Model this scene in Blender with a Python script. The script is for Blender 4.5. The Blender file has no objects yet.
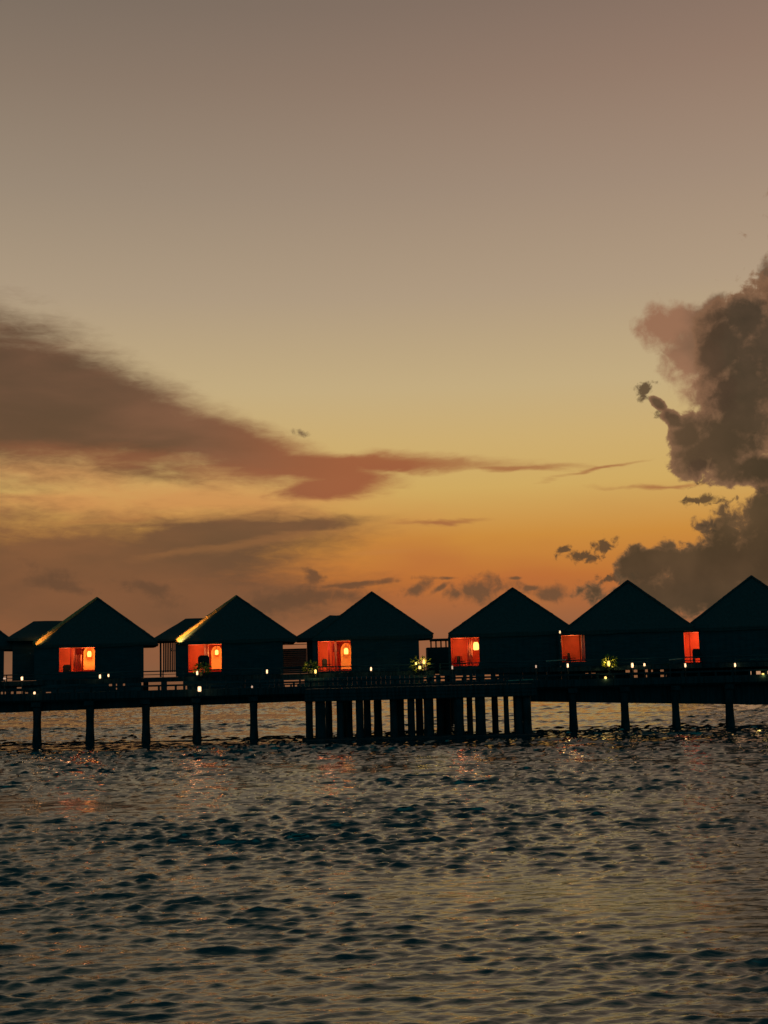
import bpy, bmesh, math, random
import numpy as np
from mathutils import Vector, Matrix, Euler

random.seed(7)
S = bpy.context.scene
COL = S.collection
W, H, F = 768, 1024, 1280.0
CAM_Z = 3.96
PITCH = math.atan(158 / F)
ROLL = math.radians(1.5)

# ------------------------------------------------------------------ camera
cam = bpy.data.cameras.new('camera'); cam_o = bpy.data.objects.new('camera', cam)
COL.objects.link(cam_o); S.camera = cam_o
cam.sensor_fit = 'VERTICAL'; cam.sensor_height = 24; cam.sensor_width = 18
cam.lens = 24 * F / H; cam.clip_end = 20000; cam.clip_start = 0.1
MW = Matrix.Rotation(math.pi / 2 + PITCH, 4, 'X') @ Matrix.Rotation(-ROLL, 4, 'Z')
MW.translation = Vector((0, 0, CAM_Z)); cam_o.matrix_world = MW
R3 = MW.to_3x3()

def ray(px, py):
    return (R3 @ Vector(((px - W / 2) / F, -(py - H / 2) / F, -1))).normalized()
def at(px, py, Y):
    d = ray(px, py); t = Y / d.y
    return Vector((d.x * t, Y, CAM_Z + d.z * t))
def azel(px, py):
    d = ray(px, py)
    return math.atan2(d.x, d.y) * F, math.asin(d.z) * F
def lin(c):
    return tuple(((v / 255) / 12.92 if v / 255 <= .04045 else ((v / 255 + .055) / 1.055) ** 2.4) for v in c)

# ------------------------------------------------------------------ node helpers
class NT:
    def __init__(s, tree): s.t = tree; s.n = tree.nodes; s.l = tree.links
    def add(s, typ, **kw):
        n = s.n.new(typ)
        for k, v in kw.items(): setattr(n, k, v)
        return n
    def put(s, sock, v):
        if isinstance(v, bpy.types.NodeSocket): s.l.new(v, sock)
        elif v is not None: sock.default_value = v
    def m(s, op, a, b=None, c=None, clamp=False):
        n = s.add('ShaderNodeMath', operation=op, use_clamp=clamp)
        for i, v in enumerate((a, b, c)):
            if v is not None: s.put(n.inputs[i], v)
        return n.outputs[0]
    def vm(s, op, a, b=None):
        n = s.add('ShaderNodeVectorMath', operation=op)
        s.put(n.inputs[0], a)
        if b is not None: s.put(n.inputs[1], b)
        return n.outputs['Value'] if op in ('LENGTH', 'DOT_PRODUCT') else n.outputs[0]
    def noise(s, vec, scale, detail=4, rough=.5, dist=0, typ='FBM'):
        n = s.add('ShaderNodeTexNoise', noise_dimensions='3D')
        s.put(n.inputs['Vector'], vec); n.inputs['Scale'].default_value = scale
        n.inputs['Detail'].default_value = detail; n.inputs['Roughness'].default_value = rough
        n.inputs['Distortion'].default_value = dist
        return n.outputs[0], n.outputs[1]
    def step(s, v, a, b):
        n = s.add('ShaderNodeMapRange', interpolation_type='SMOOTHSTEP')
        s.put(n.inputs['Value'], v)
        n.inputs['From Min'].default_value = a; n.inputs['From Max'].default_value = b
        return n.outputs[0]
    def mix(s, f, a, b):
        n = s.add('ShaderNodeMix', data_type='RGBA')
        s.put(n.inputs[0], f)
        for i, v in ((6, a), (7, b)):
            if isinstance(v, tuple): v = (*v[:3], 1)
            s.put(n.inputs[i], v)
        return n.outputs[2]
    def mapping(s, vec, loc=(0,0,0), rot=(0,0,0), sc=(1,1,1), typ='POINT'):
        n = s.add('ShaderNodeMapping', vector_type=typ)
        s.put(n.inputs['Vector'], vec)
        n.inputs['Location'].default_value = loc; n.inputs['Rotation'].default_value = rot
        n.inputs['Scale'].default_value = sc
        return n.outputs[0]

# ------------------------------------------------------------------ world: dusk sky with clouds
world = bpy.data.worlds.new('World'); S.world = world; world.use_nodes = True
g = NT(world.node_tree); g.n.clear()
tc = g.add('ShaderNodeTexCoord')
sep = g.add('ShaderNodeSeparateXYZ'); g.l.new(tc.outputs['Generated'], sep.inputs[0])
dx, dy, dz = sep.outputs
U = g.m('MULTIPLY', g.m('ARCTAN2', dx, dy), F)
V = g.m('MULTIPLY', g.m('ARCSINE', dz), F)
comb = g.add('ShaderNodeCombineXYZ'); g.l.new(U, comb.inputs[0]); g.l.new(V, comb.inputs[1])
P = comb.outputs[0]

ramp = g.add('ShaderNodeValToRGB')
g.l.new(g.m('DIVIDE', g.m('ADD', V, 100), 2100, clamp=True), ramp.inputs[0])
cr = ramp.color_ramp
stops = [(-100, (90, 72, 55)), (0, (150, 104, 72)), (40, (158, 104, 66)), (85, (190, 112, 52)), (130, (203, 140, 62)), (180, (208, 170, 97)),
         (225, (205, 173, 112)), (280, (196, 172, 128)), (370, (174, 154, 128)), (470, (154, 137, 118)),
         (570, (137, 120, 104)), (640, (124, 110, 97)), (800, (108, 101, 90)), (1050, (58, 70, 68)),
         (1400, (12, 40, 48)), (2000, (6, 32, 42))]
while len(cr.elements) > 1: cr.elements.remove(cr.elements[0])
for i, (v, c) in enumerate(stops):
    p = (v + 100) / 2100
    e = cr.elements[0] if i == 0 else cr.elements.new(p)
    e.position = p; e.color = (*lin(c), 1)
sky = ramp.outputs[0]
# slight warm tint to the right of the upper sky
tint = g.m('MULTIPLY', g.step(U, -500, 500), g.step(V, 250, 650))
mt = g.add('ShaderNodeMix', data_type='RGBA', blend_type='MULTIPLY')
g.l.new(tint, mt.inputs[0]); g.l.new(sky, mt.inputs[6]); mt.inputs[7].default_value = (1.20, 1.05, 1.04, 1)
sky = mt.outputs[2]
# reddening patches low down
nlow, _ = g.noise(g.mapping(P, sc=(1, 3.2, 1)), .004, 3, .5)
sky = g.mix(g.m('MULTIPLY', g.m('MULTIPLY', g.step(nlow, .42, .66), g.step(V, 190, 90)), .45), sky, lin((178, 98, 58)))

def field(ells, k=.12, base=P):
    out = None
    for (cx, cy, rx, ry, rot) in ells:
        u, v = azel(cx, cy)
        q = g.mapping(base, loc=(u, v, 0), rot=(0, 0, math.radians(-rot)), sc=(rx, ry, 1), typ='TEXTURE')
        q = g.vm('MULTIPLY', q, (1, 1, 0))
        f = g.m('SUBTRACT', 1, g.vm('LENGTH', q))
        out = f if out is None else g.m('SMOOTH_MAX', out, f, k)
    return out
# streaky noise (for the flat clouds) and billowy noise (for the cumulus)
strk = g.mapping(P, rot=(0, 0, math.radians(9)), sc=(.25, 1, 1))
n1, n1c = g.noise(strk, .045, 7, .55, .4)
n1g, _ = g.noise(g.mapping(P, rot=(0, 0, math.radians(7)), sc=(.3, 1, 1)), .16, 5, .6, .6)
n1f = g.m('ADD', g.m('MULTIPLY', n1, .68), g.m('MULTIPLY', n1g, .32))
n1b, _ = g.noise(g.mapping(P, rot=(0, 0, math.radians(14)), sc=(.35, 1, 1)), .014, 5, .5, .3)
n2, _ = g.noise(P, .035, 9, .55, .15)
n2b, _ = g.noise(P, .012, 4, .5, 0)
n3, _ = g.noise(P, .085, 7, .62, .5)
n23 = g.m('ADD', g.m('MULTIPLY', n2, .55), g.m('MULTIPLY', n3, .45))
n2w = g.m('ADD', g.m('MULTIPLY', n2, .62), g.m('ADD', g.m('MULTIPLY', n3, .38), g.m('MULTIPLY', n2b, .0)))
wrp = g.vm('MULTIPLY', g.vm('SUBTRACT', n1c, (.5, .5, .5)), (60, 22, 0))
PW = g.vm('ADD', P, wrp)

def cloud(sky, fld, nz, amp, lo, hi, col, alpha=1.0, gate=None, rim=None):
    v = g.m('ADD', fld, g.m('MULTIPLY', g.m('SUBTRACT', nz, .5), amp))
    if rim: col = g.mix(g.step(v, rim[1], rim[2]), lin(rim[0]), col)
    a = g.m('MULTIPLY', g.step(v, lo, hi), alpha)
    if gate is not None: a = g.m('MULTIPLY', a, gate)
    return g.mix(a, sky, col), v

# warm haze bank on the horizon
hz = g.m('MULTIPLY', g.step(g.m('ADD', V, g.m('MULTIPLY', n1b, 50)), 116, 44), .70)
sky = g.mix(hz, sky, g.mix(g.step(U, -380, 60), lin((118, 84, 60)), lin((146, 92, 62))))
# pinkish glow layer under the big streak
sky, _ = cloud(sky, field([(30, 470, 200, 26, 3), (200, 500, 260, 40, 3), (60, 500, 150, 18, 0)], .2, PW), n1, 1.1, .0, .9, lin((205, 130, 78)), .55)
# low left bank
colB = g.mix(g.step(n1b, .35, .65), lin((102, 75, 54)), lin((126, 86, 58)))
sky, _ = cloud(sky, field([(-60, 580, 260, 72, 0), (70, 566, 190, 50, -3), (190, 545, 175, 30, -4), (150, 562, 180, 40, -2), (140, 600, 230, 44, 0), (280, 528, 100, 9, -3)], .15, PW),
               n1f, 1.15, -.28, .55, colB, .94)
sky, _ = cloud(sky, field([(300, 597, 80, 14, -3), (360, 583, 70, 4, -2), (310, 575, 16, 8, 40), (270, 603, 40, 16, 0), (60, 580, 40, 12, 20), (150, 592, 40, 12, 20)], .15, PW),
               n23, 2.6, -.05, .8, lin((104, 74, 52)), .85)
# wispy pale streaks in the gap
sky, _ = cloud(sky, field([(250, 545, 160, 8, -8), (120, 520, 120, 6, -2), (380, 552, 60, 4, 0)], .1, PW), n1, 1.1, .1, .8, lin((190, 126, 70)), .22)
# big left streak
colA = g.mix(g.step(g.m('ADD', n1b, g.m('MULTIPLY', U, .00035)), .25, .62), lin((90, 65, 48)), lin((124, 84, 62)))
colA = g.mix(g.m('MULTIPLY', g.step(U, -210, -20), .75), colA, lin((165, 92, 58)))
sky, vA = cloud(sky, field([(-120, 375, 230, 100, 10), (10, 390, 150, 74, 14), (110, 415, 150, 52, 17), (60, 428, 130, 34, 6), (220, 446, 120, 31, 14), (305, 468, 95, 19, 10),
                            (335, 486, 62, 14, -6), (360, 466, 90, 9, 3)], .16, PW),
                n1f, 1.05, -.24, .46, colA, .95)
sky, _ = cloud(sky, field([(120, 456, 170, 14, 3), (230, 472, 130, 14, 8), (325, 487, 70, 14, 0)], .15, PW), n1f, 1.2, -.1, .9, lin((160, 98, 64)), .45)
sky, _ = cloud(sky, field([(430, 462, 130, 10, 3), (510, 467, 110, 6, 4), (655, 486, 70, 4, 2), (600, 470, 60, 3, -8), (440, 522, 60, 4, 0)], .1, PW), n1f, 1.3, -.05, .95, lin((160, 98, 62)), .8)
sky, _ = cloud(sky, field([(301, 433, 14, 6, 15)], .1), n3, 2.4, .2, 1.0, lin((92, 68, 54)), .8)
# small puffs
sky, _ = cloud(sky, field([(484, 590, 44, 17, 0), (455, 594, 16, 9, 0), (550, 592, 24, 12, 0), (533, 588, 12, 4, 0), (440, 588, 14, 4, -30),
                           (448, 578, 14, 2.5, 0), (515, 578, 9, 2.5, 0), (415, 590, 20, 8, -20)], .12), n23, 3.0, -.02, .8, lin((106, 77, 54)), .9)
sky, _ = cloud(sky, field([(582, 556, 30, 9, 4), (605, 545, 17, 11, -20), (563, 549, 12, 6, 0), (614, 579, 26, 7, -5), (706, 500, 30, 8, 0), (706, 528, 14, 8, 0), (665, 413, 14, 10, 50), (645, 391, 14, 12, 0), (700, 470, 20, 20, 0)], .12), n3, 3.0, .15, .72, lin((86, 66, 47)), .92)
# pink fringe, then cumulus
sky, _ = cloud(sky, field([(668, 326, 34, 27, 0), (712, 306, 22, 12, -35), (690, 356, 34, 44, 0), (712, 390, 30, 36, 0), (768, 282, 12, 30, 0), (700, 325, 32, 26, 0)], .2),
               n2w, 1.9, -.06, .55, g.mix(g.step(g.m('ADD', n2b, g.m('MULTIPLY', g.m('SUBTRACT', 325, U), .004)), .42, .75), lin((98, 74, 56)), lin((150, 106, 80))), .93)
colD = g.mix(g.step(g.m('ADD', g.m('MULTIPLY', n2b, .6), g.m('MULTIPLY', n2, .4)), .38, .62), lin((60, 49, 37)), lin((78, 61, 46)))
colD = g.mix(g.m('MULTIPLY', g.step(U, 390, 280), .35), colD, lin((116, 86, 62)))
sky, _ = cloud(sky, field([(800, 350, 88, 80, 0), (745, 318, 36, 32, 0), (900, 300, 140, 140, 0), (742, 400, 46, 80, 0), (722, 440, 44, 42, 0), (688, 436, 22, 24, 30), (673, 420, 17, 9, 48), (658, 403, 13, 6, 45), (722, 350, 30, 60, 0),
                           (695, 458, 28, 24, 0), (860, 450, 120, 60, 0), (765, 470, 60, 22, 0)], .14),
               n2w, 1.9, -.02, .20, colD, .97, rim=((134, 98, 72), .05, .62))
sky, _ = cloud(sky, field([(762, 512, 22, 30, 0), (800, 545, 110, 66, 0), (720, 568, 90, 38, 0), (648, 566, 36, 24, 0), (700, 590, 120, 26, 0),
                           (900, 500, 120, 120, 0)], .14),
               n2w, 2.1, .02, .30, g.mix(g.step(n2b, .36, .66), lin((66, 55, 40)), lin((84, 67, 48))), .96, rim=((122, 90, 62), .0, .5))
# away from the afterglow the sky is a dim teal dusk
back = g.step(dy, .30, -.45)
dim = g.add('ShaderNodeValToRGB'); g.l.new(g.m('MULTIPLY', dz, 1.0, clamp=True), dim.inputs[0])
dim.color_ramp.elements[0].color = (.004, .100, .118, 1); dim.color_ramp.elements[1].color = (.006, .090, .120, 1)
sky = g.mix(back, sky, dim.outputs[0])
bg = g.add('ShaderNodeBackground'); g.l.new(sky, bg.inputs[0]); bg.inputs[1].default_value = 1.0
wo = g.add('ShaderNodeOutputWorld'); g.l.new(bg.outputs[0], wo.inputs[0])

# faint last sun, low behind the villas
sun = bpy.data.lights.new('sun', 'SUN'); sun.energy = .012; sun.angle = math.radians(12); sun.color = (1, .6, .35)
so = bpy.data.objects.new('sun', sun); COL.objects.link(so)
so.rotation_euler = Vector((-.35, -1, -.05)).to_track_quat('-Z', 'Y').to_euler()

# ------------------------------------------------------------------ materials
def mat(name, col, rough=.8, var=.3, scale=(4, 4, 4), bump=.3, emit=None, es=0, col2=None, spec=.3, bscale=6):
    m = bpy.data.materials.new(name); m.use_nodes = True
    t = NT(m.node_tree); b = t.n['Principled BSDF']
    b.inputs['Roughness'].default_value = rough
    b.inputs['Specular IOR Level'].default_value = spec
    co = t.add('ShaderNodeTexCoord').outputs['Object']
    v = t.mapping(co, sc=scale)
    f, _ = t.noise(v, 1.0, 5, .6)
    c2 = col2 or tuple(max(0, x * (1 - var)) for x in col)
    c = t.mix(t.step(f, .35, .65), tuple(c2), tuple(col))
    t.l.new(c, b.inputs['Base Color'])
    if bump:
        f2, _ = t.noise(v, bscale, 4, .6)
        bn = t.add('ShaderNodeBump'); bn.inputs['Strength'].default_value = bump; bn.inputs['Distance'].default_value = .05
        t.l.new(f2, bn.inputs['Height']); t.l.new(bn.outputs[0], b.inputs['Normal'])
    if emit:
        b.inputs['Emission Color'].default_value = (*emit, 1); b.inputs['Emission Strength'].default_value = es
    return m
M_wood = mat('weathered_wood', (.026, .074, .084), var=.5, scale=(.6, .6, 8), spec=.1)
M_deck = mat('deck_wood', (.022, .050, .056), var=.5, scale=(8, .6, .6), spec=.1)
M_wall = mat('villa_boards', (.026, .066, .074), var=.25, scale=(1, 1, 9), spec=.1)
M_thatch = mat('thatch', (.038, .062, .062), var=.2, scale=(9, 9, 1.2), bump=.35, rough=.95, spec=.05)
M_pale = mat('pale_timber', (.42, .34, .25), var=.25)
M_lit_straw = mat('lit_straw_ridge', (.46, .28, .10), var=.4, scale=(6, 6, 6), bump=.8)
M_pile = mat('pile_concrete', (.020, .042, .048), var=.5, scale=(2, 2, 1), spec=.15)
M_red = mat('red_plaster', (.66, .125, .055), var=.25, scale=(1.2, 1.2, 1.2), bump=.05)
M_orange = mat('orange_panel', (.85, .42, .12), var=.15, bump=.05)
M_dkred = mat('dark_red_cloth', (.20, .012, .012), var=.3, bump=.1)
M_curtain = mat('rose_curtain', (.85, .34, .22), var=.3, scale=(14, 1, 1), bump=.2)
M_cream = mat('cream_curtain', (.85, .62, .48), var=.2, scale=(14, 1, 1), bump=.2)
for m_ in (M_curtain, M_cream):
    t_ = NT(m_.node_tree); b_ = t_.n['Principled BSDF']; tr_ = t_.add('ShaderNodeBsdfTranslucent')
    tr_.inputs[0].default_value = (.9, .45, .30, 1) if m_ is M_curtain else (.95, .72, .55, 1)
    mx_ = t_.add('ShaderNodeMixShader'); mx_.inputs[0].default_value = .55
    t_.l.new(b_.outputs[0], mx_.inputs[1]); t_.l.new(tr_.outputs[0], mx_.inputs[2])
    t_.l.new(mx_.outputs[0], t_.n['Material Output'].inputs[0])
M_dark = mat('dark_wicker', (.010, .026, .030), var=.4, scale=(20, 20, 20))
M_leaf = mat('leaf', (.26, .30, .03), var=.5, scale=(3, 3, 3), bump=.1, rough=.5)
M_pot = mat('clay_pot', (.05, .05, .045), var=.3)
M_metal = mat('lamp_metal', (.05, .055, .055), rough=.4, bump=0)
M_glowW = mat('lamp_glow_white', (1, .8, .6), emit=(1, .60, .32), es=1.4, bump=0)
M_glowY = mat('lamp_glow_yellow', (1, .7, .3), emit=(1, .62, .16), es=1.5, bump=0)
M_glowD = mat('lamp_glow_faint', (1, .8, .6), emit=(1, .62, .42), es=.6, bump=0)
M_shade = mat('lamp_shade_glow', (1, .6, .2), emit=(1, .55, .12), es=1.8, bump=0)
M_cushion = mat('cushion', (.20, .16, .13), var=.2)

# ------------------------------------------------------------------ mesh helpers
class MB:
    def __init__(s): s.bm = bmesh.new()
    def box(s, a, b, bev=0):
        x0, x1 = sorted((a[0], b[0])); y0, y1 = sorted((a[1], b[1])); z0, z1 = sorted((a[2], b[2]))
        vs = [s.bm.verts.new(p) for p in ((x0,y0,z0),(x1,y0,z0),(x1,y1,z0),(x0,y1,z0),(x0,y0,z1),(x1,y0,z1),(x1,y1,z1),(x0,y1,z1))]
        for f in ((0,3,2,1),(4,5,6,7),(0,1,5,4),(1,2,6,5),(2,3,7,6),(3,0,4,7)): s.bm.faces.new([vs[i] for i in f])
        return s
    def tube(s, p, q, r, r2=None, n=10, caps=True):
        p, q = Vector(p), Vector(q); r2 = r if r2 is None else r2
        d = (q - p).normalized(); u = d.orthogonal().normalized(); w = d.cross(u)
        A, B = [], []
        for i in range(n):
            t = 2 * math.pi * i / n; o = u * math.cos(t) + w * math.sin(t)
            A.append(s.bm.verts.new(p + o * r)); B.append(s.bm.verts.new(q + o * r2))
        for i in range(n): s.bm.faces.new((A[i], A[(i+1)%n], B[(i+1)%n], B[i]))
        if caps: s.bm.faces.new(A[::-1]); s.bm.faces.new(B)
        return s
    def lathe(s, c, prof, n=14):
        rings = []
        for (r, z) in prof:
            rings.append([s.bm.verts.new((c[0] + max(r, .001) * math.cos(2*math.pi*i/n), c[1] + max(r, .001) * math.sin(2*math.pi*i/n), c[2] + z)) for i in range(n)])
        for a, b in zip(rings, rings[1:]):
            for i in range(n): s.bm.faces.new((a[i], a[(i+1)%n], b[(i+1)%n], b[i]))
        s.bm.faces.new(rings[0][::-1]); s.bm.faces.new(rings[-1]); return s
    def poly(s, pts, t):
        """extruded polygon in the xz plane, thickness t along +y"""
        A = [s.bm.verts.new(p) for p in pts]; B = [s.bm.verts.new((p[0], p[1] + t, p[2])) for p in pts]
        s.bm.faces.new(A); s.bm.faces.new(B[::-1]); n = len(A)
        for i in range(n): s.bm.faces.new((A[i], B[i], B[(i+1)%n], A[(i+1)%n]))
        return s
    def build(s, name, m, parent=None, smooth=False):
        bmesh.ops.recalc_face_normals(s.bm, faces=s.bm.faces)
        me = bpy.data.meshes.new(name); s.bm.to_mesh(me); s.bm.free()
        if smooth:
            for p in me.polygons: p.use_smooth = True
        me.materials.append(m)
        o = bpy.data.objects.new(name, me); COL.objects.link(o)
        if parent is not None: o.parent = parent
        return o
def tag(o, label=None, cat=None, group=None, kind=None):
    if label: o['label'] = label
    if cat: o['category'] = cat
    if group: o['group'] = group
    if kind: o['kind'] = kind
    return o
def empty(name, loc, label, cat, group=None):
    o = bpy.data.objects.new(name, None); COL.objects.link(o); o.location = loc; o.empty_display_size = .3
    return tag(o, label, cat, group)
def copy_tree(o, parent=None):
    c = o.copy(); COL.objects.link(c); c.parent = parent
    for ch in [x for x in bpy.data.objects if x.parent == o]: copy_tree(ch, c)
    return c
def point(loc, e, col, r=.06, parent=None):
    l = bpy.data.lights.new('lamp_light', 'POINT'); l.energy = e; l.color = col; l.shadow_soft_size = r
    o = bpy.data.objects.new('lamp_light', l); COL.objects.link(o); o.location = loc; return o
def spot(loc, tgt, e, col, ang, r=.05):
    l = bpy.data.lights.new('uplight', 'SPOT'); l.energy = e; l.color = col; l.shadow_soft_size = r
    l.spot_size = math.radians(ang); l.spot_blend = .8
    o = bpy.data.objects.new('uplight', l); COL.objects.link(o); o.location = loc
    o.rotation_euler = (Vector(tgt) - Vector(loc)).to_track_quat('-Z', 'Y').to_euler(); return o

# ------------------------------------------------------------------ water
def make_water():
    ys = list(np.arange(-80, 9, 3.0))
    y = 9.0
    while y < 105: ys.append(y); y += max(.042, min(.26, .0030 * y))
    while y < 250: ys.append(y); y += .42
    while y < 6000: ys.append(y); y *= 1.02
    ys = np.array(ys)
    nx = 680
    t = np.linspace(-1, 1, nx)
    outer = np.array([1.04, 1.1, 1.2, 1.35, 1.6, 2, 2.6, 3.5, 5, 8, 14, 25])
    t = np.concatenate([-outer[::-1], t, outer])
    half = np.clip(.36 * np.abs(ys) + 2.5, 6, None)
    X = half[:, None] * t[None, :]; Y = np.repeat(ys[:, None], t.size, 1)
    rng = np.random.default_rng(11)
    N = 230
    lam = np.exp(rng.uniform(math.log(.09), math.log(2.8), N))
    k = 2 * math.pi / lam
    th = rng.normal(-math.pi / 2 + .10, .36, N); th[::6] += rng.uniform(-.8, .8, th[::6].size)
    sl = .040 * np.exp(-((np.log(lam / .30)) ** 2) / (2 * .85 ** 2)) * rng.uniform(.5, 1.4, N)
    amp = sl / k
    ph = rng.uniform(0, 2 * math.pi, N)
    # distance dependent fade so that what the mesh cannot carry is left to the bump
    dyr = np.gradient(ys)[:, None]
    Z = np.zeros_like(X); DX = np.zeros_like(X); DY = np.zeros_like(X)
    # patchiness: gusts modulate the short waves
    gust = 1 + .25 * np.sin(X * .09 - Y * .16 + .5) + .35 * np.sin(X * .21 + Y * .13 + 1) * np.sin(X * -.11 + Y * .27 + 2) + .2 * np.sin(X * .5 + .7 * Y)
    far = 1 + .5 * np.clip((Y - 25) / 20, 0, 1) + .95 * np.clip((Y - 42) / 34, 0, 1) + .5 * np.clip((Y - 95) / 40, 0, 1)
    for i in range(N):
        fade = np.clip((lam[i] / dyr - 1.3) / 1.4, .85 if lam[i] > .7 else 0, 1)
        kx, ky = k[i] * math.cos(th[i]), k[i] * math.sin(th[i])
        p = kx * X + ky * Y + ph[i]; a = amp[i] * fade * (gust if lam[i] < 2 else .8) * far
        Z += a * np.cos(p); s = a * np.sin(p) * (1.35 if lam[i] > .4 else .3)
        DX -= s * math.cos(th[i]); DY -= s * math.sin(th[i])
    core = (np.abs(t) <= 1)[None, :]
    DX = np.where(core, DX, 0); DY = np.where(core, DY, 0); Z = np.where(core, Z, Z * .4)
    co = np.stack([X + DX, Y + DY, Z], -1).reshape(-1, 3)
    ny, nt = X.shape
    idx = np.arange(ny * nt).reshape(ny, nt)
    q = np.stack([idx[:-1, :-1], idx[:-1, 1:], idx[1:, 1:], idx[1:, :-1]], -1).reshape(-1, 4)
    me = bpy.data.meshes.new('water')
    me.vertices.add(len(co)); me.vertices.foreach_set('co', co.ravel())
    me.loops.add(q.size); me.loops.foreach_set('vertex_index', q.ravel())
    me.polygons.add(len(q)); me.polygons.foreach_set('loop_start', np.arange(0, q.size, 4))
    me.polygons.foreach_set('loop_total', np.full(len(q), 4)); me.update(calc_edges=True)
    me.polygons.foreach_set('use_smooth', np.ones(len(q), bool))
    o = bpy.data.objects.new('water', me); COL.objects.link(o)
    m = bpy.data.materials.new('sea_water'); m.use_nodes = True
    t_ = NT(m.node_tree); b = t_.n['Principled BSDF']
    b.inputs['Base Color'].default_value = (.001, .028, .036, 1)
    b.inputs['Roughness'].default_value = .06; b.inputs['IOR'].default_value = 2.4
    b.inputs['Specular Tint'].default_value = (.90, 1, .86, 1)
    pos = t_.add('ShaderNodeNewGeometry').outputs['Position']
    a1, _ = t_.noise(t_.mapping(pos, sc=(.7, 1.5, 1)), 3.4, 5, .52, .3)
    a3, _ = t_.noise(t_.mapping(pos, sc=(.55, 1.5, 1)), 9.0, 3, .5, .4)
    a2, _ = t_.noise(t_.mapping(pos, sc=(.6, 1.2, 1)), .75, 3, .55, .2)
    hgt = t_.m('ADD', t_.m('ADD', t_.m('MULTIPLY', a1, .6), t_.m('MULTIPLY', a3, .16)), t_.m('MULTIPLY', a2, .4))
    bn = t_.add('ShaderNodeBump'); bn.inputs['Strength'].default_value = 1; bn.inputs['Distance'].default_value = .028
    t_.l.new(hgt, bn.inputs['Height']); t_.l.new(bn.outputs[0], b.inputs['Normal'])
    me.materials.append(m)
    return tag(o, kind='structure')
make_water()

# ------------------------------------------------------------------ jetty
YJ = 78.0
ZT = 3.08           # jetty deck top
def level_x(px, Y, py=700): return at(px, py, Y).x
def feet(px, py=735): return at(px, py, YJ + .35).x

jet = empty('jetty', (0, YJ, 0), 'long dark timber jetty on square-spaced piles running across the whole picture', 'jetty')
def J(x, y, z): return (x, y - YJ, z)
mb = MB()
x = -46.0
while x < 46:
    w = .17; mb.box(J(x, YJ + .02, ZT - .07), J(x + w, YJ + 3.2, ZT)); x += w + .012
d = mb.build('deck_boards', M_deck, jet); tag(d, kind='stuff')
for yy in (YJ + .1, YJ + 1.5, YJ + 2.9):
    MB().box(J(-46, yy, ZT - .50), J(46, yy + .22, ZT - .075)).build('beam', M_deck, jet)
MB().box(J(-46, YJ - .08, ZT - .40), J(46, YJ + .015, ZT + .02)).build('fascia', M_deck, jet)
pile_proto = None
left_px = [37, 90, 146, 197, 254]; right_px = [574, 626, 677, 731]
extra = [-15, -68, 784, 836]
zlow = 2.15
for n, px in enumerate(left_px + right_px + extra):
    xx = feet(px)
    if pile_proto is None:
        m_ = MB(); prof = []
        random.seed(3)
        for z in np.linspace(-1.2, ZT - .55, 9): prof.append((.235 + random.uniform(-.012, .012) + (.03 if z < .35 else 0), z))
        pile_proto = m_.lathe((0, 0, 0), prof).build('pile', M_pile, jet, True); o = pile_proto
    else:
        o = pile_proto.copy(); COL.objects.link(o); o.parent = jet
    o.location = (xx, .35, 0); o.rotation_euler.z = random.uniform(0, 6)
    o.scale = (random.uniform(.94, 1.08),) * 2 + (1,)
    MB().box(J(xx - .28, YJ + .0, ZT - .78), J(xx + .28, YJ + 3.15, ZT - .505)).build('pile_cap', M_pile, jet)
# dark bars added at the water to draw the reflection line
for a_, b_ in ((-46, feet(300)), (feet(545), 46)):
    MB().box(J(a_, YJ + .27, -.12), J(b_, YJ + .40, .07)).build('reflection_bar', M_pile, jet)
# deeper girders under the deck (the deck reads thicker than its boards)
XL, XR = at(-10, 700, YJ).x, at(780, 700, YJ).x
for a_, b_, z0_, z1_ in ((-46, XL - .01, 1.96, 1.96), (XL, feet(306), 1.98, 2.20), (feet(532), XR, 1.82, 1.24), (XR + .01, 46, 1.24, 1.24)):
    MB().poly([J(a_, YJ + .62, z0_), J(b_, YJ + .62, z1_), J(b_, YJ + .62, ZT - .51), J(a_, YJ + .62, ZT - .51)], .2).build('girder', M_deck, jet)
# kerb rail on short posts along the front of the jetty
MB().box(J(-46, YJ - .02, ZT + .24), J(46, YJ + .10, ZT + .35)).build('kerb_rail', M_deck, jet)
pp = None; x = -45.5
while x < 46:
    if pp is None:
        pp = MB().box((-.06, -.05, 0), (.06, .06, .238)).build('kerb_post', M_deck, jet); o = pp
    else: o = pp.copy(); COL.objects.link(o); o.parent = jet
    o.location = (x, .04, ZT + .001); x += 1.02

# boarded screen between jetty and villa decks, a few boards missing
GY = YJ + 3.2
zb, zt = ZT - .3, 3.585
gaps = [(1,3,0,.28),(4.5,7,0,.28),(11,13.5,0,.28),(16.5,23,0,.28),(17,22,.62,.80),(25,28,0,.15),(46,51,0,.12),(109,112,.5,.9),(116,117,.2,.9),(123,125,.5,.9),(141.5,161,0,1),(167,183,0,1),(185.5,187,0,.6),(284,299,.35,.8),(301,304.5,.4,.8),(285,290,0,.2),(292,297,0,.2),
        (424,426.5,.3,.7),(430,432,.3,.7),(434.5,436,.2,.8),(441,446,.2,.8),(447.5,450,.2,.8),(456,463,.25,.8),(467,469.5,.3,.8),(473,476,.3,.7),(485,491,.3,.85),(496,499,.3,.8),
        (586,589,.5,.7),(592,596,.5,.7),(625,630.5,.5,.95),(634.5,638,.5,1),(646,648.5,.5,1),(652,653.5,.5,.9),(661,664.5,.5,.9),(634.5,638,0,.3),(646.5,649,0,.3),(661,667,0,.25),
        (751,753,0,.4),(757,761.5,0,.4),(766,770,0,.4)]
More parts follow.
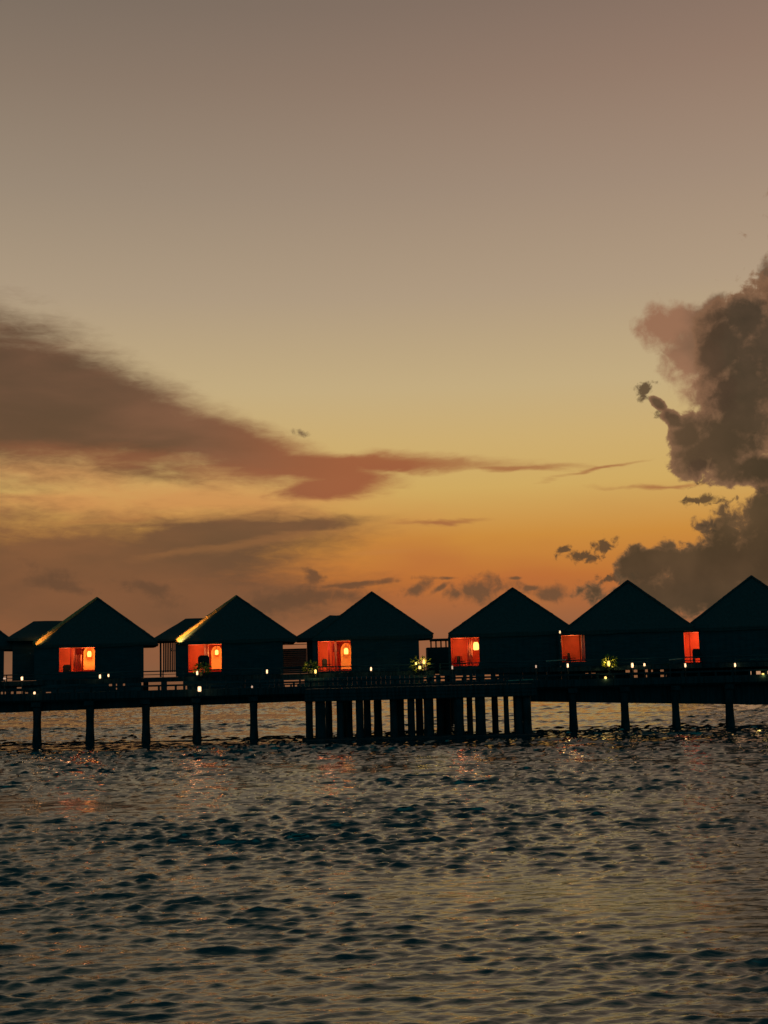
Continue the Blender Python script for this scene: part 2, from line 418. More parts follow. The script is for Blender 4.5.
edges = sorted({-46.0, 46.0} | {round(at(p, 684, GY).x, 4) for g_ in gaps for p in g_[:2]})
cuts = [edges[0]]
for e_ in edges[1:]:
    n_ = max(1, int((e_ - cuts[-1]) / .3)); a0 = cuts[-1]
    cuts += [a0 + (e_ - a0) * k / n_ for k in range(1, n_ + 1)]
mb = MB()
for a_, b_ in zip(cuts, cuts[1:]):
    mid = (a_ + b_) / 2; j = random.uniform(-.012, .012)
    holes = sorted((h0, h1) for (p0, p1, h0, h1) in gaps if at(p0, 684, GY).x < mid < at(p1, 684, GY).x)
    z = zb
    for h0, h1 in holes:
        lo = ZT + h0 * (zt - ZT); 
        if lo - .02 > z: mb.box(J(a_, GY + j, z), J(b_ - .004, GY + .03 + j, lo))
        z = ZT + h1 * (zt - ZT)
    if z < zt - .01: mb.box(J(a_, GY + j, z), J(b_ - .004, GY + .03 + j, zt))
mb.build('board_screen', M_wood, jet)

# central landing platform, nearer to the viewer
YP = 74.4
plat = empty('landing_platform', (level_x(420, YP), YP, 0), 'wide dark landing platform on a crowd of thick piles in front of the jetty', 'landing platform')
X0p, X1p = level_x(304.5, YP), level_x(535.5, YP); cxp = plat.location.x
def PL(x, y, z): return (x - cxp, y - YP, z)
mb = MB(); x = X0p
while x < X1p - .1:
    mb.box(PL(x, YP, 2.90), PL(x + .17, YJ - .1, 2.97)); x += .184
mb.build('deck_boards', M_deck, plat)
for zz in (2.30, 2.50, 2.70):
    MB().box(PL(X0p, YP - .06, zz), PL(X1p + .1, YP - .01, zz + .155)).build('side_board', M_deck, plat)
MB().box(PL(X0p, YP, 2.25), PL(X1p, YP + .25, 2.895)).build('beam', M_deck, plat)
MB().box(PL(X0p, YP + 2.8, 2.25), PL(X1p, YP + 3.05, 2.895)).build('beam', M_deck, plat)
rear = [(329, 2), (411, 3), (420, 3), (430, 3), (441, 2), (459, 3), (480, 3), (519, 3), (527, 2), (360, 3), (394, 3)]
pl = [(305.6,313),(315.4,325.5),(336.7,343.5),(346.5,352.6),(356,363.5),(363.8,371),(374,382),(390,397.5),(397.5,404.4),(408,415),(416,423),(424,433.5),(436.6,443.5),(444,450.8),
      (454,464),(467,473),(475.5,485.7),(492,498.5),(504,509.2),(515,523),(523,531.5)]
for n, (a_, b_) in enumerate(pl):
    row = (0, 1, 0, 2, 0, 1, 2)[n % 7] if 2 < n < 19 else 0
    Y = YP + .35 + row * 1.1
    xa, xb = at(a_, 720, Y).x, at(b_, 720, Y).x
    r = (xb - xa) / 2
    prof = [(r * random.uniform(.96, 1.04) * (1.08 if z < .3 else 1), z) for z in np.linspace(-1.2, 2.248, 8)]
    MB().lathe(PL((xa + xb) / 2, Y, 0), prof).build('pile', M_pile, plat, True)
for px, row in rear:
    Y = YP + .35 + row * .95
    MB().lathe(PL(at(px, 720, Y).x, Y, 0), [(.2 * random.uniform(.95, 1.05), z) for z in np.linspace(-1.2, 2.248, 6)]).build('pile', M_pile, plat, True)
MB().box(PL(X0p - .2, YP + .3, -.15), PL(X1p + .2, YP + .5, .16)).build('reflection_bar', M_pile, plat)  # dark bar added for the reflection band at the pile feet
MB().box(PL(X0p + .1, YP - 1.5, -.12), PL(X1p - .1, YP - .2, .13)).build('reflection_slab', M_pile, plat)  # low dark slab added to stand for the platform's reflection
# short rails at the right end of the landing
for (pa, pb, z0, z1) in ((507, 536, 3.16, 3.20), (495, 536, 3.33, 3.36)):
    MB().tube(PL(level_x(pa, YP), YP + .05, z0), PL(level_x(pb, YP), YP + .05, z1), .028, n=6).build('rail', M_pale if z0 < 3.2 else M_deck, plat)
for px in (508, 521, 535):
    xx = level_x(px, YP); MB().box(PL(xx - .04, YP + .02, 2.975), PL(xx + .04, YP + .08, 3.42)).build('rail_post', M_deck, plat)

# ------------------------------------------------------------------ villas
ordn = ['first', 'second', 'third', 'fourth', 'fifth', 'sixth']
# apex px,py, depth plane, window (x0,y0,x1,y1), wing ridge (px,py,leftpx,leftpy) or None
VD = [
 dict(ap=(-43, 600), Y=84, win=None, wing=None, lab='villa mostly cropped by the left edge, only its dark roof tip showing'),
 dict(ap=(97, 597.9), Y=84, win=(58.5, 643.5, 95.5, 671), wing=(33.9, 621.3, 7, 638.5), lab='leftmost lit villa, dark thatch with a short orange glow at its left eave', style='A', glow=(.8,.25)),
 dict(ap=(236.3, 596), Y=84, win=(187.5, 642.5, 222.5, 671.5), wing=(185.6, 618.7, 152.5, 639), lab='dark thatched villa with a long golden streak along the left edge of its roof', style='B', glow=(4.5,1)),
 dict(ap=(371.7, 592.3), Y=84, win=(317, 639.5, 352, 670.5), wing=(330, 615.4, 293.5, 638.5), lab='dark villa with a stepped roof behind the landing platform, window with arched alcove', style='A', glow=None),
 dict(ap=(512.5, 588.3), Y=83.2, win=(450, 636.5, 480.5, 665.5), wing=None, lab='dark villa right of the palm bush, striped red curtain in its window', style='C', glow=None),
 dict(ap=(627.6, 580.8), Y=81.5, win=(560.5, 633, 586.5, 661.5), wing=None, lab='dark villa with a dull orange window, second from the right', style='D', glow=None),
 dict(ap=(751.4, 576.2), Y=80.3, win=(682.5, 629, 701, 663), wing=None, lab='dark villa at the right edge with a narrow bright red window', style='E', glow=None),
]
FLOOR = 3.88
villas = []
def slope_roof(mb, corners, ridge, th):
    """hip roof: corners = 4 eave points (fl, fr, br, bl), ridge = 2 points (left, right) ; subdivided, with thickness th"""
    bm = mb.bm
    lo = [bm.verts.new((c[0], c[1], c[2] - th)) for c in corners]
    up = [bm.verts.new(c) for c in corners]
    if (Vector(ridge[0]) - Vector(ridge[1])).length < .01:
        a = bm.verts.new(ridge[0]); b = a
    else: a = bm.verts.new(ridge[0]); b = bm.verts.new(ridge[1])
    f = bm.faces.new
    fl, fr, br, bl = up
    f((fl, fr, b, a) if a is not b else (fl, fr, a)); f((fr, br, b)); f((br, bl, a, b) if a is not b else (br, bl, a)); f((bl, fl, a))
    for i in range(4): f((lo[i], lo[(i+1)%4], up[(i+1)%4], up[i]))
    f(lo[::-1])

FR = {}
def to_world(i, p):
    ax, Y, th = FR[i]; c, sn = math.cos(th), math.sin(th); x, y = p[0] - ax, p[1] - Y
    return Vector((ax + c * x - sn * y, Y + sn * x + c * y, p[2]))
def from_world(i, p):
    ax, Y, th = FR[i]; c, sn = math.cos(-th), math.sin(-th); x, y = p[0] - ax, p[1] - Y
    return Vector((ax + c * x - sn * y, Y + sn * x + c * y, p[2]))
def atv(i, px, py, yy):
    """pixel onto the plane of villa i that lies at yy in its own (unturned) frame"""
    ax, Y, th = FR[i]; d = ray(px, py); n = Vector((-math.sin(th), math.cos(th), 0))
    o = Vector((ax, Y, 0)) + n * (yy - Y); t = n.dot(o) / n.dot(d)
    return from_world(i, Vector((d.x * t, d.y * t, CAM_Z + d.z * t)))
def villa(i, D):
    Y = D['Y']; ax = ray(*D['ap']).x / ray(*D['ap']).y * Y
    FR[i] = (ax, Y, -math.atan2(ax, Y)); ap = atv(i, *D['ap'], Y + 2.6)
    at = lambda px, py, yy: atv(i, px, py, yy)
    v = empty('water_villa', (ax, Y, FLOOR), D['lab'], 'villa', 'overwater villas in a row')
    v.rotation_euler.z = FR[i][2]
    def L(x, y, z): return (x - ax, y - Y, z - FLOOR)
    HL = 3.95 if D['wing'] else 4.25; HR = 3.95; EZ = CAM_Z + 34.0 / F * Y
    # roof
    mb = MB()
    yb = Y + 7.0; yf = Y - 1.0
    slope_roof(mb, [L(ax - HL, yf + .9, EZ), L(ax + HR, yf + .9, EZ), L(ax + HR, yb, EZ), L(ax - HL, yb, EZ)], [L(ax, Y + 2.6, ap.z)] * 2, .22)
    bmesh.ops.subdivide_edges(mb.bm, edges=mb.bm.edges[:], cuts=5, use_grid_fill=True)
    bmesh.ops.triangulate(mb.bm, faces=mb.bm.faces[:])
    random.seed(i)
    for vv in mb.bm.verts:
        vv.co.z += random.uniform(-.06, .03); vv.co.x += random.uniform(-.04, .04)
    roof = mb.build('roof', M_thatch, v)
    # hip ridges (rolls) along the two front hips
    for sx in (-1, 1):
        e = Vector(L(ax + (HR if sx > 0 else -HL) - sx * .02, yf + .92, EZ + .01)); a_ = Vector(L(ax, Y + 2.58, ap.z + .01)); rr = (.20 if i == 1 else .15) if (i in (1, 2) and sx < 0) else .085
        mb = MB(); n = 14
        for k in range(n):
            p = e.lerp(a_, k / n); q = e.lerp(a_, (k + 1.03) / n)
            ra = .07 + (rr - .07) * (1 - k / n); mb.tube(p, q, ra + random.uniform(-.012, .014), ra * .9, n=7)
        mb.build('hip_ridge', M_lit_straw if (D.get('glow') and sx < 0) else M_thatch, roof)  # lamp-lit left roll made golden, so part of its glow is in the colour
    # walls
    xl, xr = ax - 3.95, ax + 3.0
    if D['win']:
        a_ = at(D['win'][0], D['win'][1], Y); b_ = at(D['win'][2], D['win'][3], Y)
        wx0, wx1, wz0, wz1 = a_.x, b_.x, b_.z, a_.z
        wz0 = max(wz0, FLOOR + .03)
    else:
        wx0, wx1, wz0, wz1 = ax - 3.4, ax - 1.3, FLOOR + .1, FLOOR + 2.0
    xl = min(xl, wx0 - .14); xr += .3 if i == 5 else 0
    if D['wing'] is None and D['win']: xl = wx0 - .14
    ztop = EZ - .2
    mb = MB()
    mb.box(L(xl, Y, FLOOR), L(wx0, Y + .12, ztop)); mb.box(L(wx1, Y, FLOOR), L(xr, Y + .12, ztop))
    mb.box(L(wx0 + .001, Y + .002, FLOOR), L(wx1 - .001, Y + .118, wz0)); mb.box(L(wx0 + .001, Y + .002, wz1), L(wx1 - .001, Y + .118, ztop))
    mb.box(L(xl, Y + .123, FLOOR), L(xl + .12, Y + 5.6, ztop)); mb.box(L(xr - .12, Y + .123, FLOOR), L(xr, Y + 5.6, ztop))
    mb.box(L(xl, Y + 5.603, FLOOR), L(xr, Y + 5.72, ztop)); mb.box(L(xl + .13, Y + .13, FLOOR - .02), L(xr - .13, Y + 5.6, FLOOR + .02))
    # vertical cover battens on the boards
    x = wx1 + .25
    while x < xr - .1: mb.box(L(x, Y - .03, FLOOR + .02), L(x + .05, Y - .002, EZ - .25)); x += .42
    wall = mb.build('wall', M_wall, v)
    # opening frame
    win = MB()
    fw = .05
    win.box(L(wx0, Y - .035, wz0), L(wx0 + fw, Y - .003, wz1)); win.box(L(wx1 - fw, Y - .035, wz0), L(wx1, Y - .003, wz1))
    win.box(L(wx0 + fw + .001, Y - .033, wz1 - fw), L(wx1 - fw - .001, Y - .004, wz1))
    wo_ = win.build('window_frame', M_wall, v)
    st = D.get('style', 'E')
    # lit room lining
    dep = 2.4
    r0, r1, rz0, rz1 = wx0 - .5, wx1 + (.12 if st in 'AB' else .5), FLOOR + .021, min(wz1 + .25, ztop - .07)
    r0 = max(r0, xl + .14)
    mb = MB()
    mb.box(L(r0, Y + dep, rz0), L(r1, Y + dep + .06, rz1)); mb.box(L(r0 - .05, Y + .13, rz0), L(r0 - .002, Y + dep, rz1)); mb.box(L(r1 + .002, Y + .13, rz0), L(r1 + .05, Y + dep, rz1))
    mb.box(L(r0, Y + .13, rz1 + .002), L(r1, Y + dep, rz1 + .05)); mb.box(L(r0, Y + .13, rz0 - .0), L(r1, Y + dep - .002, rz0 + .03))
    mb.build('room_lining', M_red, v)
    w_, h_ = wx1 - wx0, wz1 - wz0
    def R(fx, fz, y): return L(wx0 + fx * w_ , Y + y, wz0 + fz * h_)
    if st in 'AB':
        # arched alcove panel on the back wall
        c = .83; hw = .16
        pts = [R(c - hw, .05, 1.5), R(c + hw, .05, 1.5)]
        for k in range(13):
            t = math.pi * k / 12
            pts.append((R(c, 0, 0)[0] + hw * w_ * math.cos(t), R(0, 0, 1.5)[1], R(0, .66, 0)[2] + .22 * h_ * math.sin(t)))
        MB().poly(pts, .08).build('alcove', M_orange, v)
        MB().box(R(.40 if st == 'A' else .46, 0, 1.45), R(.43 if st == 'A' else .49, .98, 1.55)).build('partition', M_dkred, v)
    if st == 'A':
        MB().box(R(.44, .60, .90), R(.62, .86, .94)).build('wall_hanging', M_dkred, v)
        MB().box(R(.30, 0, 1.2), R(.34, 1.0, 1.28)).build('door_jamb', M_dkred, v)
    if st == 'C':
        MB().box(R(.545, 0, .9), R(.575, 1.05, .98)).build('partition', M_dkred, v)
        MB().box(R(.10, .0, 1.9), R(.34, .34, 2.2)).build('cabinet', M_dkred, v)
    if st == 'D':
        MB().box(R(.74, 0, .35), R(.78, 1.05, .41)).build('partition', M_dkred, v)
        MB().box(R(-.05, .0, 1.8), R(.30, .22, 2.2)).build('cabinet', M_dkred, v)
    if st == 'E':
        MB().box(R(.30, 0, 1.2), R(.36, 1.05, 1.26)).build('partition', M_dkred, v)
    # roof glow lamp
    if D.get('glow'):
        e, width = D['glow']
        q = (ax - HL - .25, yf + .1, EZ - .45)
        spot(to_world(i, q), to_world(i, (ax - HL * .78, yf + 1.6, EZ + HL * .24 * .725)), 1900 * e, (1, .46, .11), 24 if i == 2 else 17)
        point(to_world(i, (ax - HL + .15, Y + .9, EZ + .62)), 9 if i == 1 else 5, (1, .45, .16), .15)  # unseen extra light added beside the eave lamp to warm the wing thatch
        MB().tube(L(q[0], q[1], q[2] - .18), L(q[0] + .04, q[1] + .03, q[2] - .06), .045, n=8).build('eave_lamp', M_metal, v)
        MB().box(L(q[0] - .02, q[1], q[2] - .22), L(ax - 3.9, q[1] + .04, q[2] - .18)).build('lamp_bracket', M_metal, v)
    # wing
    if D['wing']:
        rx, ry, lx, ly = D['wing']
        WY = Y + 2.2
        rg = at(rx, ry, WY + 2.2); le = at(lx, ly, WY)
        run = rg.x - le.x; EW = max(le.z, EZ - .1)
        mb = MB()
        slope_roof(mb, [L(le.x, WY - .6, EW), L(ax - .5, WY - .6, EW), L(ax - .5, WY + 4.4, EW), L(le.x, WY + 4.4, EW)], [L(rg.x, WY + 2.0, rg.z), L(ax - 1.2, WY + 2.0, rg.z)], .18)
        bmesh.ops.triangulate(mb.bm, faces=mb.bm.faces[:])
        bmesh.ops.subdivide_edges(mb.bm, edges=mb.bm.edges[:], cuts=3, use_grid_fill=True)
        for vv in mb.bm.verts: vv.co.z += random.uniform(-.03, .015)
        mb.build('wing_roof', M_thatch, v)
        x0w = le.x + .35
        if i == 1:
            MB().box(L(x0w, WY, FLOOR), L(xl - .01, WY + 3.6, EW - .0)).build('wing_wall', M_wall, v)
        elif i == 2:
            p1 = at(160.5, 660, WY).x; p2 = at(178, 660, WY).x
            MB().box(L(p2, WY, FLOOR), L(xl - .01, WY + 3.6, EW)).build('wing_wall', M_wall, v)
            MB().box(L(p1 - .05, WY - .05, FLOOR), L(p1 + .07, WY + .07, EW)).build('wing_post', M_wood, v)
            sc = MB(); x = p1 + .16
            while x < p2 - .05: sc.box(L(x, WY, FLOOR + .3), L(x + .085, WY + .03, EW - .02)); x += .115
            sc.build('slatted_screen', M_wood, v)
        else:
            p1 = at(307, 660, WY).x; p2 = at(283, 660, WY).x
            MB().box(L(p1, WY, FLOOR), L(xl - .01, WY + 3.6, EW)).build('wing_wall', M_wall, v)
            sc = MB(); z = FLOOR
            while z < EW - .75: sc.box(L(p2 - .2, WY, z), L(p1 - .01, WY + .04, z + .125)); z += .128
            sc.box(L(p2 - .2, WY, EW - .42), L(p1 - .01, WY + .04, EW - .38)); sc.box(L(p2 - .2, WY, EW - .18), L(p1 - .01, WY + .04, EW + .05))
            sc.build('slatted_screen', M_wood, v)
    # deck slab and terrace
    dl = xl - (2.0 if D['wing'] else .5); dr = xr + .9
    MB().box(L(dl, Y - 2.2, FLOOR - .30), L(dr, Y + 7.2, FLOOR - .021)).build('deck', M_deck, v)
    # terrace rail: posts, top rail, mid rail
    tr = MB()
    tr.tube(L(dl, Y - 2.1, FLOOR + .38), L(dr, Y - 2.1, FLOOR + .38), .035, n=6)
    tr.tube(L(dl, Y - 2.1, FLOOR + .17), L(dr, Y - 2.1, FLOOR + .17), .022, n=6)
    x = dl + .05
    while x < dr: tr.box(L(x - .035, Y - 2.13, FLOOR - .02), L(x + .035, Y - 2.07, FLOOR + .37)); x += 1.25
    tr.build('terrace_rail', M_wood, v)
    # villa piles behind the jetty piles
    return v, dict(i=i, ax=ax, Y=Y, xl=xl, xr=xr, EZ=EZ, w=(wx0, wx1, wz0, wz1), dl=dl, dr=dr, st=st)
info = []
for i, D in enumerate(VD):
    v, inf = villa(i, D); villas.append(v); info.append(inf)
# villa piles: two to each villa, in line with the jetty piles
allp = sorted(left_px + right_px + [-15, -68, 784])
for v, inf in zip(villas, info):
    cands = []
    for px in allp + [346, 398, 449, 517]:
        for yy in (.2, 4):
            p_ = atv(inf['i'], px, 735, inf['Y'] + yy)
            if inf['dl'] < p_.x < inf['dr']: cands.append((p_.x, yy))
    for X, yy in cands:
        MB().tube((X - inf['ax'], yy, -4.6), (X - inf['ax'], yy, -.31), .17, n=10).build('pile', M_pile, v, True)

# ------------------------------------------------------------------ furnishings of the lit rooms
names = {1: 'leftmost lit villa', 2: 'second lit villa from the left', 3: 'lit villa behind the landing platform', 4: 'villa with the striped red curtain', 5: 'villa with the dull orange window', 6: 'villa at the right edge'}
def curtain(i, f0, f1, y, m, word):
    wx0, wx1, wz0, wz1 = info[i]['w']; w = wx1 - wx0
    a, b = wx0 + f0 * w, wx0 + f1 * w; n = max(6, int((b - a) / .035)); Y = info[i]['Y'] + y
    bm = bmesh.new(); rows = []
    for z in (wz0 + .03, (wz0 + wz1) / 2, wz1 + .05):
        rows.append([bm.verts.new((a + (b - a) * k / n, Y + .035 * math.sin(k * 1.9) , z)) for k in range(n + 1)])
    for r0, r1 in zip(rows, rows[1:]):
        for k in range(n): bm.faces.new((r0[k], r0[k+1], r1[k+1], r1[k]))
    me = bpy.data.meshes.new('curtain'); bm.to_mesh(me); bm.free(); me.materials.append(m)
    for p in me.polygons: p.use_smooth = True
    o = bpy.data.objects.new('curtain', me); COL.objects.link(o)
    ax_, Y_, th_ = FR[i]
    for vv in me.vertices: vv.co = to_world(i, vv.co)
    so_ = o.modifiers.new('thick', 'SOLIDIFY'); so_.thickness = .012
    tag(o, f'{word} curtain hanging in the window of the {names[i]}', 'curtain', 'curtains in the lit windows')
curtain(1, .40, .62, 1.0, M_curtain, 'narrow rose')
curtain(2, .47, .60, .9, M_cream, 'narrow pale rose')
curtain(3, .505, .55, .8, M_cream, 'thin pale')
curtain(4, .58, .74, .5, M_curtain, 'striped rose')
curtain(5, .82, .97, .2, M_cream, 'pale')

def room_lamp(i, fx, fz, y, size, e, style_word):
    e *= 1.7
    wx0, wx1, wz0, wz1 = info[i]['w']; w, h = wx1 - wx0, wz1 - wz0
    c = (wx0 + fx * w, info[i]['Y'] + y, wz0 + fz * h)
    c0 = c; c = to_world(i, c)
    o = empty('hanging_lamp', c, f'{style_word} glowing in the window of the {names[i]}', 'hanging lamp', 'lamps inside the villas')
    MB().lathe((0, 0, -size), [(size * .55, 0), (size * .72, size * .25), (size * .7, size * 1.5), (size * .45, size * 2)], 12).build('lamp_shade', M_shade, o, True)
    MB().tube((0, 0, size + .002), (0, 0, max(size + .05, min(wz1 + .24, info[i]['EZ'] - .28) - c[2])), .012, n=6).build('cord', M_metal, o)
    point(to_world(i, (c0[0], c0[1] - size - .14, c0[2])), e, (1, .50, .16), .10)
room_lamp(1, .83, .62, 1.25, .19, 46, 'square yellow lamp')
room_lamp(2, .83, .66, 1.25, .16, 54, 'warm oval lamp')
room_lamp(3, .83, .62, 1.25, .20, 50, 'tall yellow lamp')
room_lamp(4, .86, .66, .7, .26, 46, 'bright yellow wall lamp')
def hidden_room(i, fx, fz, y, e, col=(1, .46, .20)):
    wx0, wx1, wz0, wz1 = info[i]['w']; w, h = wx1 - wx0, wz1 - wz0
    point(to_world(i, (wx0 + fx * w, info[i]['Y'] + y, min(wz0 + fz * h, info[i]['EZ'] - .55))), e, col, .15)
hidden_room(1, .2, 1.02, .8, 26); hidden_room(2, .2, 1.02, .8, 28); hidden_room(3, .25, 1.02, .8, 32); hidden_room(4, .3, 1.05, .8, 34)
hidden_room(5, .4, 1.05, .8, 34, (1, .62, .22)); hidden_room(6, 1.1, .8, .9, 90)

def chair(X, Y, z, s, label, m=M_dark, rz=0):
    o = empty('terrace_chair', (X, Y, z), label, 'chair', 'chairs on the villa terraces'); o.rotation_euler.z = rz
    MB().box((-.28*s, -.28*s, .38*s), (.28*s, .28*s, .46*s)).build('seat', m, o)
    b = MB(); b.poly([(-.28*s, .23*s, .465*s), (.28*s, .23*s, .465*s), (.30*s, .23*s, .95*s), (.2*s, .23*s, 1.08*s), (-.2*s, .23*s, 1.08*s), (-.30*s, .23*s, .95*s)], .06*s); b.build('backrest', m, o)
    for sx in (-1, 1):
        MB().box((sx*.29*s - .025*s, -.26*s, .60*s), (sx*.29*s + .025*s, .22*s, .65*s)).build('armrest', m, o)
        for sy in (-1, 1):
            MB().tube((sx*.25*s, sy*.24*s, 0), (sx*.25*s, sy*.24*s, .378*s), .025*s, n=6).build('leg', m, o)
    return o
def on_deck(i, px, Yo): p = to_world(i, atv(i, px, 665, info[i]['Y'] + Yo)); return p.x, p.y
fz = FLOOR - .02
x, y = on_deck(1, 66, .9); chair(x, y, FLOOR + .053, .85, 'small dark chair inside the window of the leftmost lit villa')
x, y = on_deck(2, 203, -.9); chair(x, y, fz, 1.25, 'big dark armchair silhouetted before the red window of the second lit villa')
x, y = on_deck(3, 327, .9); chair(x, y, FLOOR + .053, .80, 'narrow dark chair in the window of the villa behind the landing platform', rz=.9)
x, y = on_deck(4, 461.5, .9); chair(x, y, FLOOR + .053, .75, 'narrow dark chair in the window of the villa with the striped red curtain', rz=1.1)
x, y = on_deck(5, 572, .9); chair(x, y, FLOOR + .053, .75, 'narrow dark chair in the dull orange window', rz=1.1)
x, y = on_deck(6, 698, -.7); chair(x, y, fz, .85, 'dark armchair low before the narrow bright red window at the right')

def table(i, px, Yo, z, label):
    x, y = on_deck(i, px, Yo)
    o = empty('side_table', (x, y, z), label, 'table')
    MB().lathe((0, 0, .30), [(.24, 0), (.25, .02), (.25, .045)], 16).build('table_top', M_curtain, o)
    MB().tube((0, 0, .02), (0, 0, .299), .03, n=8).build('leg', M_dark, o); MB().lathe((0, 0, 0), [(.16, 0), (.15, .019)], 12).build('base', M_dark, o)
table(3, 331, .45, FLOOR + .053, 'low round table beside the chair in the villa window behind the landing platform')

# ------------------------------------------------------------------ path lamps
lamps = [ # px, py, Y, size, kind, label, light
 (22, 678.5, 80.4, (.085, .26), 'W', 'bright white lamp near the left edge, the upper of two', 3),
 (34.5, 693, 77.9, (.075, .17), 'W', 'small round lamp low on the jetty edge by the first pile', 1),
 (4.5, 678.5, 80.4, (.09, .12), 'D', 'faint lamp at the far left edge', 0),
 (100, 676.5, 81.6, (.075, .28), 'W', 'white lamp just right of the leftmost lit window, left one of a close pair', 3),
 (108.5, 675.5, 81.6, (.06, .20), 'W', 'slim lamp right of the leftmost lit window, right one of a close pair', 1),
 (197.2, 673, 81.2, (.075, .28), 'W', 'white lamp in the shrub under the second lit window', 5),
 (199.5, 689, 77.6, (.13, .34), 'W', 'largest brightest lamp, low on the jetty under the second lit window', 9),
 (267, 671.5, 81.4, (.065, .28), 'W', 'lone white lamp on the dark wall between second and third lit windows', 3),
 (252, 687, 78.2, (.06, .16), 'D', 'tiny low lamp on the jetty above a single pile', 0),
 (315.5, 671.5, 81.2, (.075, .27), 'Y', 'yellow lamp in the bush left of the window behind the landing platform', 9),
 (371, 669, 81.4, (.065, .26), 'W', 'lone white lamp on the dark wall above the landing platform', 3),
 (419.8, 667.5, 81.2, (.10, .22), 'Y', 'lowest yellow lamp of the trio in the palm right of the landing villa', 7),
 (424, 662, 81.6, (.10, .30), 'Y', 'highest yellow lamp of the trio in the palm right of the landing villa', 7),
 (416, 663.5, 81.6, (.075, .16), 'Y', 'small left lamp of the trio in the palm right of the landing villa', 4),
 (452.3, 667.5, 80.6, (.055, .24), 'D', 'thin faint lamp under the striped curtain window', 0),
 (536, 666.5, 80.4, (.055, .18), 'D', 'thin faint lamp on the wall between the striped curtain and orange windows', 0),
 (567.7, 665.5, 79.0, (.065, .28), 'W', 'white lamp under the dull orange window', 3),
 (608.7, 663.5, 79.2, (.10, .36), 'Y', 'yellow lamp glowing inside the round bush right of the orange window', 12),
 (605.5, 678.6, 78.0, (.085, .28), 'Y', 'yellow lamp on the jetty below the round bush', 4),
 (632.3, 665.3, 79.2, (.085, .32), 'W', 'white lamp with a reddish halo right of the round bush', 3),
 (644.4, 664.7, 79.2, (.070, .20), 'W', 'smaller leaning white lamp right of the round bush', 1),
 (685.3, 665.3, 78.4, (.065, .26), 'W', 'white lamp under the narrow red window', 2),
 (735, 665, 78.4, (.065, .26), 'W', 'lone white lamp on the wall at the right', 2),
 (763, 675.2, 78.0, (.095, .26), 'Y', 'yellow lamp at the right picture edge', 4),
 (559.9, 632, 81.0, (.06, .22), 'D', 'thin pale lamp high under the eave tip left of the orange window', 1),
]
def path_lamp(px, py, Y, size, kind, label, e):
    c = at(px, py, Y); r, h = size[0] * .82, size[1] * .9
    base = ZT if Y < 81 and Y > 77.9 else (FLOOR - .021 if Y >= 81 else ZT)
    if Y <= 77.9: base = ZT - .4
    if c.z - h / 2 < base + .03: base = c.z - h / 2 - .2
    hi = c.z - base > 2.2
    o = empty('jetty_lamp', (c.x, Y, base), label, 'lamp', 'lamps along the jetty and terraces')
    z0 = c.z - h / 2 - base
    if hi:
        MB().box((-.02, -.02, z0 + h + .03), (.02, 1.2, z0 + h + .06)).build('bracket', M_metal, o)
    else:
        MB().tube((0, 0, 0), (0, 0, z0 - .012), .03, n=8).build('post', M_metal, o)
        MB().lathe((0, 0, z0 - .012), [(r * .9, 0), (r * 1.05, .010)], 12).build('base_ring', M_metal, o)
    MB().lathe((0, 0, z0), [(r * .8, 0), (r, h * .15), (r, h * .8), (r * .75, h)], 12).build('globe', {'W': M_glowW, 'Y': M_glowY, 'D': M_glowD}[kind], o, True)
    MB().lathe((0, 0, z0 + h + .001), [(r * 1.15, 0), (r * .9, .025), (.01, .05)], 12).build('cap', M_metal, o)
    if e: point((c.x, Y - r - .06, c.z), e * .7 * (2.2 if (kind == 'Y' and e > 5) else 1), (1, .62, .28) if kind == 'W' else (1, .66, .2), .05)
for l in lamps: path_lamp(*l)

# ------------------------------------------------------------------ lit shrubs
def shrub(px, py, Y, rx, rz, label, seed, n=130, palm=False):
    c = at(px, py, Y); random.seed(seed)
    base = FLOOR - .02 if Y > 81 else ZT
    o = empty('potted_shrub', (c.x, Y, base), label, 'shrub', 'potted shrubs beside the lamps')
    cz = c.z - base
    MB().lathe((0, 0, 0), [(.14, 0), (.21, .22), (.20, .24)], 12).build('pot', M_pot, o)
    st = MB()
    for k in range(5):
        a = 2 * math.pi * k / 5 + .4
        st.tube((0, 0, .2), (math.cos(a) * rx * .5, math.sin(a) * .3, cz + rz * random.uniform(-.2, .5)), .018, .008, n=5)
    st.build('stem', M_wood, o)
    bm = bmesh.new()
    for k in range(n):
        a = random.uniform(0, 2 * math.pi); q = random.random() ** .5; el = random.uniform(-1, 1)
        p = Vector((math.cos(a) * rx * q, math.sin(a) * rx * .8 * q, cz + rz * el * math.sqrt(max(0, 1 - q * q * .8))))
        d = Vector((p.x + random.uniform(-.2, .2), p.y + random.uniform(-.2, .2), (p.z - cz) + random.uniform(-.1, .3))).normalized()
        ln = random.uniform(.12, .24) * (1.6 if palm else 1); wv = d.orthogonal().normalized() * ln * (.14 if palm else .25)
        wv.rotate(Matrix.Rotation(random.uniform(0, 6.28), 3, d))
        vs = [bm.verts.new(p), bm.verts.new(p + d * ln * .5 + wv), bm.verts.new(p + d * ln + Vector((0, 0, -.03))), bm.verts.new(p + d * ln * .5 - wv)]
        bm.faces.new(vs)
    me = bpy.data.meshes.new('foliage'); bm.to_mesh(me); bm.free(); me.materials.append(M_leaf)
    f = bpy.data.objects.new('foliage', me); COL.objects.link(f); f.parent = o
shrub(609.5, 662, 79.45, .40, .36, 'round yellow-green bush lit from inside, right of the orange window', 1, 150)
shrub(420.5, 664, 81.8, .50, .42, 'bright yellow-green palm bush right of the villa behind the landing platform', 2, 110, True)
shrub(310.5, 667, 81.6, .42, .32, 'dull yellow bush left of the window behind the landing platform', 3, 150)
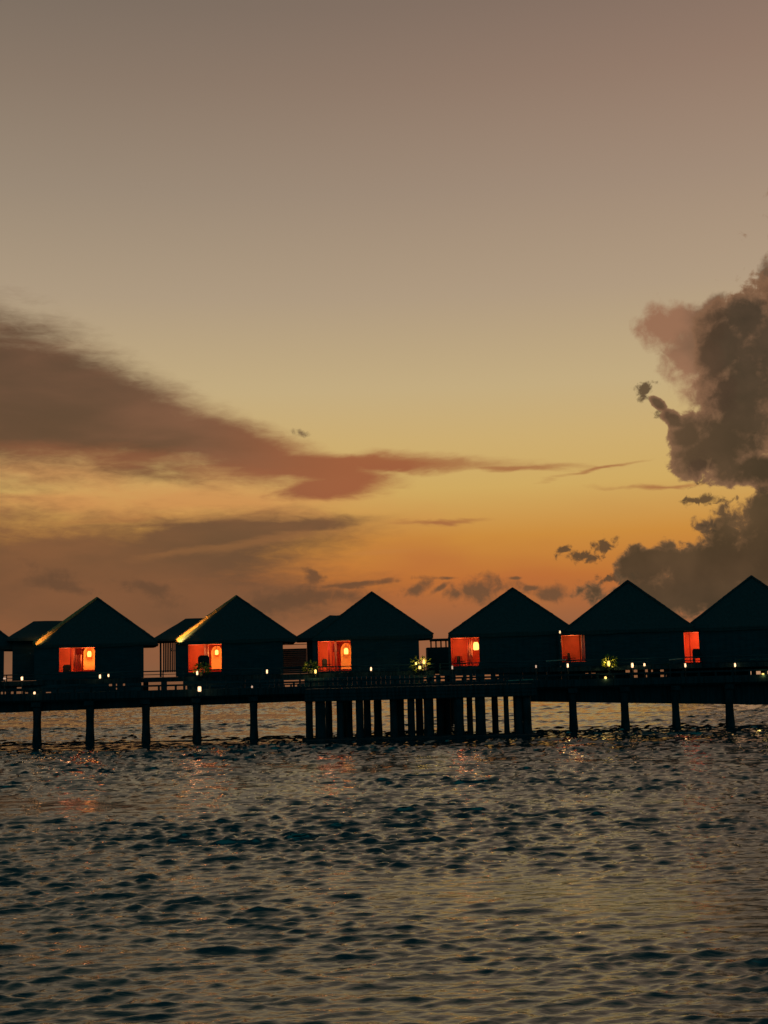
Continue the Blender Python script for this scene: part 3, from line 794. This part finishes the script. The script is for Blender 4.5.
shrub(202, 668.5, 81.5, .50, .30, 'dark olive bush under the second lit window', 4, 150)

# ------------------------------------------------------------------ things between the villas
# low hut / pergola between third and fourth lit villas
Yh = 92
a_, b_ = at(428, 647.5, Yh), at(452, 647.5, Yh)
hut = empty('garden_hut', ((a_.x + b_.x) / 2, Yh, FLOOR - .3), 'low flat-roofed dark hut in the gap right of the landing platform villa', 'hut')
cx = hut.location.x; hb = FLOOR - .3
wl, wr = at(427, 647, Yh).x, at(453, 647, Yh).x
MB().box((wl - cx, 0, .201), (wr - cx, 3, a_.z - hb)).build('wall', M_wall, hut)
tz = at(435, 640.2, Yh).z - hb
MB().box((wl - cx + .3, -.3, tz - .02), (wr - cx, 3.2, tz + .10)).build('roof', M_thatch, hut)
for px in (431, 436, 441, 446, 449):
    X = at(px, 645, Yh).x - cx; MB().box((X - .05, -.05, a_.z - hb + .001), (X + .05, .05, tz - .021)).build('post', M_wood, hut)
MB().box((wl - cx - .6, -.5, 0), (wr - cx + .6, 3.4, .2)).build('deck', M_deck, hut)
for X in (wl + .2 - cx, wr - .2 - cx): MB().tube((X, .3, -4.5), (X, .3, -.001), .15).build('pile', M_pile, hut)

# pale handrails near the three right-hand windows
for (xa, ya, xb, yb, lab) in ((546, 661.2, 566, 659.8, 'pale handrail leading to the dull orange window'), (669, 659.8, 683, 658.6, 'pale handrail leading to the narrow red window'),
                              (750, 659.4, 775, 658.4, 'pale handrail at the right picture edge')):
    Yr = 78.9; p, q = at(xa, ya, Yr), at(xb, yb, Yr)
    o = empty('handrail', (p.x, Yr, ZT), lab, 'handrail', 'pale handrails before the right-hand villas')
    p2, q2 = Vector((0, 0, p.z - ZT)), Vector((q.x - p.x, 0, q.z - ZT))
    MB().tube(p2, q2, .035, n=8).build('rail', M_pale, o)
    for t in (.04, .96):
        m_ = p2.lerp(q2, t); MB().box((m_.x - .025, -.02, 0), (m_.x + .025, .02, m_.z - .036)).build('post', M_wood, o)

# ------------------------------------------------------------------ render settings
S.view_settings.view_transform = 'Standard'; S.view_settings.look = 'None'
S.view_settings.exposure = 0; S.view_settings.gamma = 1
S.render.engine = 'CYCLES'
S.cycles.use_denoising = True
S.cycles.max_bounces = 6; S.cycles.diffuse_bounces = 3; S.cycles.glossy_bounces = 4
S.cycles.sample_clamp_indirect = 2; S.cycles.sample_clamp_direct = 4
